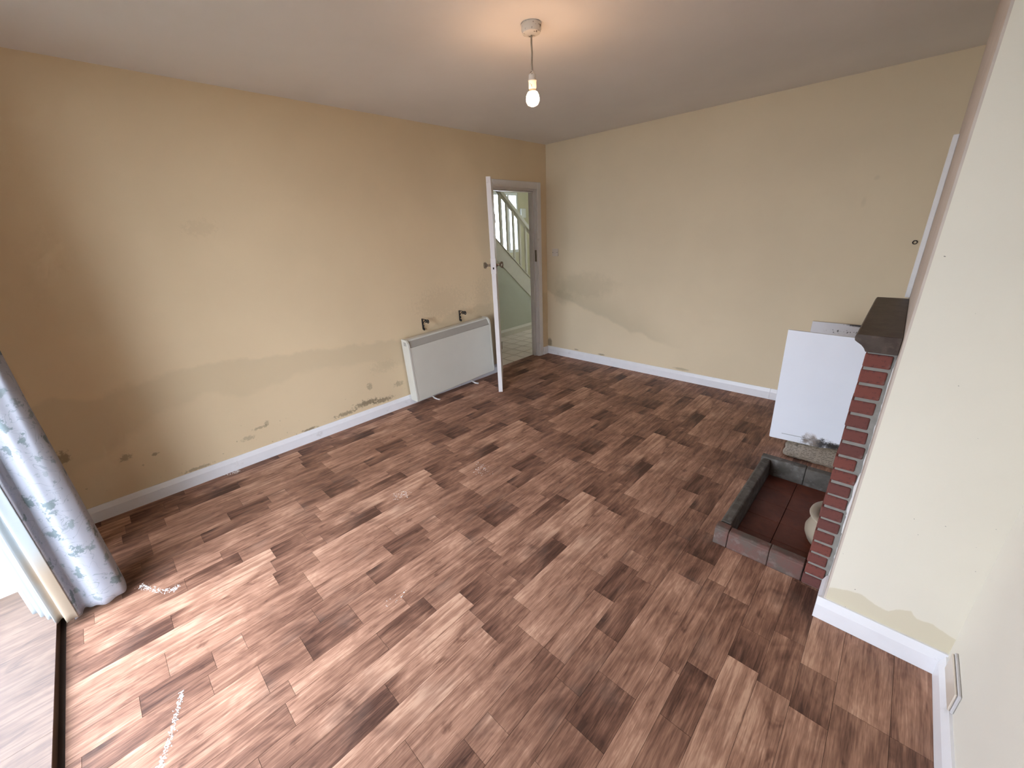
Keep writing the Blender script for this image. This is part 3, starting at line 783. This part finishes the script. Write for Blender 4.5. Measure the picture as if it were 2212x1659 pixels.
# pot standing in the hearth
pc = Vector((3.265, -1.765, -0.017))
pt = thing('ceramic_pot', 'cream stoneware pot with a wide flat rim half hidden in the hearth', 'pot', pc)
MB().lathe([(0, 0), (.12, 0), (.148, .012), (.160, .04), (.162, .06), (.150, .095), (.134, .115), (.128, .125), (.128, .13), (.107, .13), (.104, .03), (0, .025)], (0, 0, 0), 48).build('body', M['pot'], pt, smooth=True)
MB().lathe([(.126, .126), (.150, .140), (.158, .150), (.156, .158), (.148, .163), (.120, .160), (.110, .152), (.106, .140), (.106, .127)], (0, 0, 0), 48).build('rim', M['pot'], pt, smooth=True)
MB().lathe([(0, .100), (.104, .100), (.106, .1265), (.104, .1265), (.102, .104), (0, .104)], (0, 0, 0), 32).build('hollow_shade_disc', M['dark'], pt)  # dark disc across the pot, shade of its inside put in as colour

# papers, white board and panel at the far end of the hearth
pp = bpy.data.objects.new('folded_newspaper', None); COL.objects.link(pp); pp.location = (2.86, -1.03, 0)
tag(pp, 'folded yellowed newspapers lying under the white board beside the hearth', 'newspaper')
for i, (ox, oy, w, h, z0, z1, rz) in enumerate([(0.012, .03, .33, .25, 0.0, .018, -.02), (-.004, .012, .34, .24, .0185, .033, .05), (.035, .02, .30, .23, .0335, .045, .02)]):
    t = bmesh.new(); N = 12
    g = [[None] * (N + 1) for _ in range(N + 1)]
    for a in range(N + 1):
        for b in range(N + 1):
            e = 0.004 * math.sin(a * 1.9 + i) * (1 if b in (0, N) else .3) + (.012 * (1 - b / N) if a == 0 else 0)
            g[a][b] = t.verts.new((w * a / N + (0.004 * math.sin(b * 1.3 + i * 2) if a in (0, N) else 0), h * b / N + e, z1 + .0015 * math.sin(a * 2.1 + b * 1.1 + i)))
    for a in range(N):
        for b in range(N): t.faces.new((g[a][b], g[a + 1][b], g[a + 1][b + 1], g[a][b + 1]))
    ex = bmesh.ops.extrude_face_region(t, geom=list(t.faces))
    for v in [v for v in ex['geom'] if isinstance(v, bmesh.types.BMVert)]: v.co.z = z0 + .0015
    for v in t.verts: v.co.z *= 0.35 + 0.65 * min(1.0, max(0.0, v.co.y / (h * .62)))
    mb = MB(); mb.merge(t, Matrix.Translation((ox, oy, 0)) @ Matrix.Rotation(rz, 4, 'Z')); mb.build('sheet', M['paper'], pp)
bd = MB().prism([(0.0, 0.005), (.006, 0.0), (.30, .014), (.36, .030), (.485, .048), (.485, .775), (-.016, .785), (-.016, .775)], 'y', -.009, .009, .0025, 2).build('white_board', M['board'])
bd.location = (2.740, -.868, .0475); bd.rotation_euler = (math.radians(0), 0, 0)
tag(bd, 'large white board with a charred lower edge standing beside the brick surround', 'board')
pn = MB().box((0, -.006, 0), (.46, .006, .735), .0015).build('backing_panel', M['panel']); pn.location = (2.746, -.027, 0.001)
tag(pn, 'white panel with black specks against the back wall, behind the board', 'panel')

# ---------------------------------------------------------------- storage heater
ht = thing('storage_heater', 'cream enamelled storage heater low on the wall beside the open door', 'heater', (0, -1.62, 0.07))
ht.rotation_euler = (math.radians(1.9), 0, 0)
y0, y1 = -0.505, 0.515
MB().prism([(.028, 0), (.124, 0), (.128, .004), (.128, .525), (.028, .525)], 'x' if False else 'y', y0 + .004, y1 - .004).build('front_panel', M['heater'], ht)
MB().box((.0195, y0 + .012, .07), (.030, y1 - .012, .56), .002).build('back_plate', M['heaterback'], ht)
MB().prism([(.127, .527), (.096, .578), (.092, .578), (.092, .527)], 'y', y0 + .022, y1 - .022).build('outlet_grille', M['grille'], ht)
MB().prism([(.028, .526), (.092, .526), (.092, .590), (.088, .594), (.028, .594)], 'y', y0 + .006, y1 - .006, .003).build('top_cover', M['heater'], ht)
for (a, b) in ((y0, y0 + .022), (y1 - .022, y1)):
    e = MB().prism([(.024, -.002), (.118, -.002), (.130, .008), (.130, .545), (.124, .566), (.104, .590), (.090, .598), (.024, .598)], 'y', a, b, .004, 2).build('end_panel', M['heater'], ht)
    for k in range(3):
        s = -1 if a == y0 else 1
        yy = a - .0004 if s < 0 else b + .0004
        MB().box((.06, min(yy, yy - s * .003), .545 + k * .012), (.10, max(yy, yy - s * .003), .549 + k * .012)).build('vent_slot', M['dark'], e)
for yf in (-.285, .225):
    MB().tube([(.03, yf, -.004), (.05, yf, -.03), (.075, yf + .006, -.052), (.11, yf + .014, -.0625), (.145, yf + .02, -.060)], .0085, 10).build('foot', M['gloss'], ht, smooth=True)

# scroll brackets above it
def bracket(name, y, z, label):
    b = thing(name, label, 'bracket', (0, y, z), 'scroll brackets above the heater')
    MB().box((.0005, -.006, -.100), (.007, .006, .004), .001).build('back_strap', M['black'], b)
    MB().box((.004, -.005, -.002), (.085, .005, .003), .001).build('arm', M['black'], b)
    def scroll(cx, cz, r, a0, turns, n=20, w=.004):
        return [(cx + r * (1 - .55 * i / n) * math.cos(a0 + turns * 2 * PI * i / n), 0, cz + r * (1 - .55 * i / n) * math.sin(a0 + turns * 2 * PI * i / n)) for i in range(n + 1)]
    MB().tube([(.006, 0, -.045), (.018, 0, -.034), (.032, 0, -.02), (.045, 0, -.010)], .0036, 8).build('brace', M['black'], b)
    MB().tube(scroll(.060, -.015, .014, PI * .6, -1.2), .0042, 8).build('scroll', M['black'], b)
    MB().tube(scroll(.094, -.014, .0165, PI * .55, -1.3), .0046, 8).build('scroll', M['black'], b)
    MB().tube(scroll(.019, -.092, .013, PI, 1.2), .004, 8).build('scroll', M['black'], b)
    MB().tube(scroll(.017, -.062, .009, PI, 1.1), .0038, 8).build('scroll', M['black'], b)
    return b
bracket('scroll_bracket', -1.880, .786, 'black iron scroll bracket on the wall above the heater, further from the door')
bracket('scroll_bracket', -1.430, .790, 'black iron scroll bracket on the wall above the heater, nearer the door')

# light switch
sw = thing('light_switch', 'small ivory light switch on the back wall close to the doorway corner', 'light switch', (.132, 0, 1.262))
MB().box((-.043, -.010, -.043), (.043, -.0005, .043), .003, 2).build('plate', M['switch'], sw)
MB().box((-.006, -.016, -.011), (.006, -.009, .011), .002).build('rocker', M['switch'], sw)
for s in (-1, 1): MB().lathe([(0, 0), (.004, 0), (.004, .0015), (0, .002)], (s * .03, -.0098, 0), 12, mat=Matrix.Rotation(PI / 2, 4, 'X')).build('screw', M['dark'], sw)

# screw eye on the back wall
mb = MB(); ring = [(.011 * math.cos(a * PI / 10), -.010, .011 * math.sin(a * PI / 10)) for a in range(21)]
mb.tube(ring, .0028, 8, caps=False); mb.tube([(0, 0, -.011), (0, -.010, -.011)], .0025, 8)
se = mb.build('screw_eye', M['black'], smooth=True); se.location = (3.205, 0, 1.325)
tag(se, 'tiny dark screw eye on the back wall beside the white strip', 'hook')

# socket on the right wall, low in the near alcove
so = thing('wall_socket', 'grey white surface socket box just above the right skirting', 'socket', (RX, -2.47, .14))
MB().box((-.008, -.088, -.036), (-.0005, .088, .042), .002).build('pattress', M['socket'], so)
MB().box((-.014, -.084, -.034), (-.0085, .084, .038), .002).build('face_plate', M['switch'], so)

# ---------------------------------------------------------------- pendant lamp
PX, PY = 1.712, -2.222
pl = thing('pendant_lamp', 'bare glowing bulb on a flex hanging from the ceiling', 'lamp', (PX, PY, H))
MB().lathe([(0, 0), (.043, 0), (.046, -.005), (.046, -.022), (.041, -.036), (.030, -.041), (.008, -.043), (0, -.043)], (0, 0, 0), 32).build('ceiling_rose', M['rose'], pl, smooth=True)
MB().tube([(0, 0, -.040), (-.002, .001, -.07), (.002, 0, -.11), (-.001, 0, -.15), (.001, 0, -.184)], .0042, 8).build('flex', M['flex'], pl, smooth=True)
MB().lathe([(0, -.178), (.006, -.180), (.010, -.188), (.017, -.194), (.0185, -.214), (.020, -.216), (.020, -.220), (.0185, -.222), (.0185, -.246), (.016, -.252), (0, -.252)], (0, 0, 0), 24).build('lamp_holder', M['holder'], pl, smooth=True)
MB().lathe([(.0, -.248), (.015, -.250), (.016, -.258), (.021, -.2635), (0, -.2635)], (0, 0, 0), 24).build('bulb_collar', M['bulbcap'], pl, smooth=True)
MB().lathe([(0, -.264), (.0225, -.264), (.029, -.276), (.032, -.290), (.030, -.303), (.024, -.314), (.012, -.320), (0, -.322)], (0, 0, 0), 32).build('bulb', M['bulb'], pl, smooth=True)

# ---------------------------------------------------------------- curtain at the bay
def ribbon(name, plan, mat, parent, z0, z1, thick, lean, flare, uscale=1.0, hemwob=0.0):
    """plan: outline of the cloth seen from above at the hem; cloth hangs up from it, pleats narrowing"""
    # smooth the plan
    pts = [Vector((x, y, 0)) for x, y in plan]
    sm = []
    for i in range(len(pts) - 1):
        p0, p1, p2, p3 = pts[max(i - 1, 0)], pts[i], pts[i + 1], pts[min(i + 2, len(pts) - 1)]
        for k in range(8):
            t = k / 8
            sm.append(0.5 * ((2 * p1) + (p2 - p0) * t + (2 * p0 - 5 * p1 + 4 * p2 - p3) * t * t + (3 * p1 - p0 - 3 * p2 + p3) * t ** 3))
    sm.append(pts[-1])
    c = sum(sm, Vector()) / len(sm)
    NZ = 26; mb = MB(); bm = mb.bm; uvl = bm.loops.layers.uv.new('UVMap')
    cum = [0.0]
    for a, b in zip(sm, sm[1:]): cum.append(cum[-1] + (b - a).length)
    g = []
    for k in range(NZ + 1):
        f = (k / NZ) ** 1.3; z = z0 + (z1 - z0) * f; row = []
        for i, p in enumerate(sm):
            q = c + (p - c) * (1.0 - flare * f)
            wz = hemwob * math.sin(i * .45) * max(0, 1 - f * 12)
            row.append(bm.verts.new((q.x + lean[0] * f + .006 * math.sin(i * .6 + f * 7) * f, q.y + lean[1] * f + .005 * math.sin(i * .5 + f * 9) * f, z + wz)))
        g.append(row)
    for k in range(NZ):
        for i in range(len(sm) - 1):
            fc = bm.faces.new((g[k][i], g[k][i + 1], g[k + 1][i + 1], g[k + 1][i]))
            for lp, (kk, ii) in zip(fc.loops, ((k, i), (k, i + 1), (k + 1, i + 1), (k + 1, i))):
                lp[uvl].uv = (cum[ii] * uscale, (z1 - z0) * (kk / NZ) ** 1.3)
    o = mb.build(name, mat, parent, smooth=True)
    md = o.modifiers.new('cloth', 'SOLIDIFY'); md.thickness = thick; md.offset = 0
    return o
cu = thing('curtain', 'long pale curtain with grey green leaf sprigs hanging at the bay opening', 'curtain', (.8, -4.4, 0))
sh = lambda pl: [(x - .8, y + 4.4) for x, y in pl]
ribbon('patterned_cloth', sh([(.62, -4.29), (.70, -4.262), (.80, -4.246), (.868, -4.250), (.893, -4.283), (.900, -4.322), (.880, -4.352), (.862, -4.376), (.872, -4.392), (.905, -4.398), (.908, -4.416)]), M['curtain'], cu, .028, 2.11, .004, (-.075, -.03), .12, hemwob=.004)
ribbon('lining', sh([(.914, -4.402), (.912, -4.436), (.876, -4.446), (.884, -4.472), (.845, -4.464), (.838, -4.494), (.800, -4.480), (.795, -4.516), (.752, -4.508), (.742, -4.542), (.690, -4.524), (.66, -4.556), (.60, -4.545)]), M['lining'], cu, .034, 2.11, .003, (-.075, -.02), .10, hemwob=.006)

# ---------------------------------------------------------------- crumbs of plaster
def crumbs(name, path, n, spread, size, label):
    mb = MB(); L = len(path) - 1
    for _ in range(n):
        t = random.random() * L; i = min(int(t), L - 1); f = t - i
        x = path[i][0] * (1 - f) + path[i + 1][0] * f + random.gauss(0, spread); y = path[i][1] * (1 - f) + path[i + 1][1] * f + random.gauss(0, spread)
        s = size * random.uniform(.35, 1.5)
        q = [Vector((random.uniform(-1, 1), random.uniform(-1, 1), 0)).normalized() * s * random.uniform(.6, 1.3) for _ in range(1)][0]
        r = Vector((-q.y, q.x, 0)) * random.uniform(.4, .9)
        c = Vector((x, y, 0))
        mb.poly([c + q, c + r, c - q, c - r, c + Vector((0, 0, s * .7))], [(0, 1, 4), (1, 2, 4), (2, 3, 4), (3, 0, 4), (3, 2, 1, 0)])
    return tag(mb.build(name, M['crumbs']), label, 'debris', kind='stuff')
crumbs('plaster_crumbs', [(0.84, -4.203), (0.892, -4.181), (0.952, -4.15), (1.007, -4.108), (0.996, -4.077)], 190, .008, .0032, 'white plaster crumbs on the floor close to the curtain')
crumbs('plaster_crumbs', [(1.607, -4.151), (1.672, -4.174), (1.747, -4.201), (1.81, -4.229), (1.84, -4.245)], 260, .005, .003, 'thin line of white plaster dust at the lower left of the floor')
crumbs('plaster_crumbs', [(1.19, -3.02), (1.225, -2.95)], 60, .028, .0028, 'scatter of white crumbs in the middle of the floor')
crumbs('plaster_crumbs', [(1.31, -2.42), (1.438, -2.471)], 60, .032, .0028, 'scatter of white crumbs further towards the door')
crumbs('plaster_crumbs', [(1.848, -3.435), (1.862, -3.384)], 14, .02, .0035, 'few white flakes near the centre of the floor')
crumbs('plaster_crumbs', [(.03, -3.646), (.045, -3.583)], 70, .012, .004, 'white plaster flakes fallen by the left skirting')
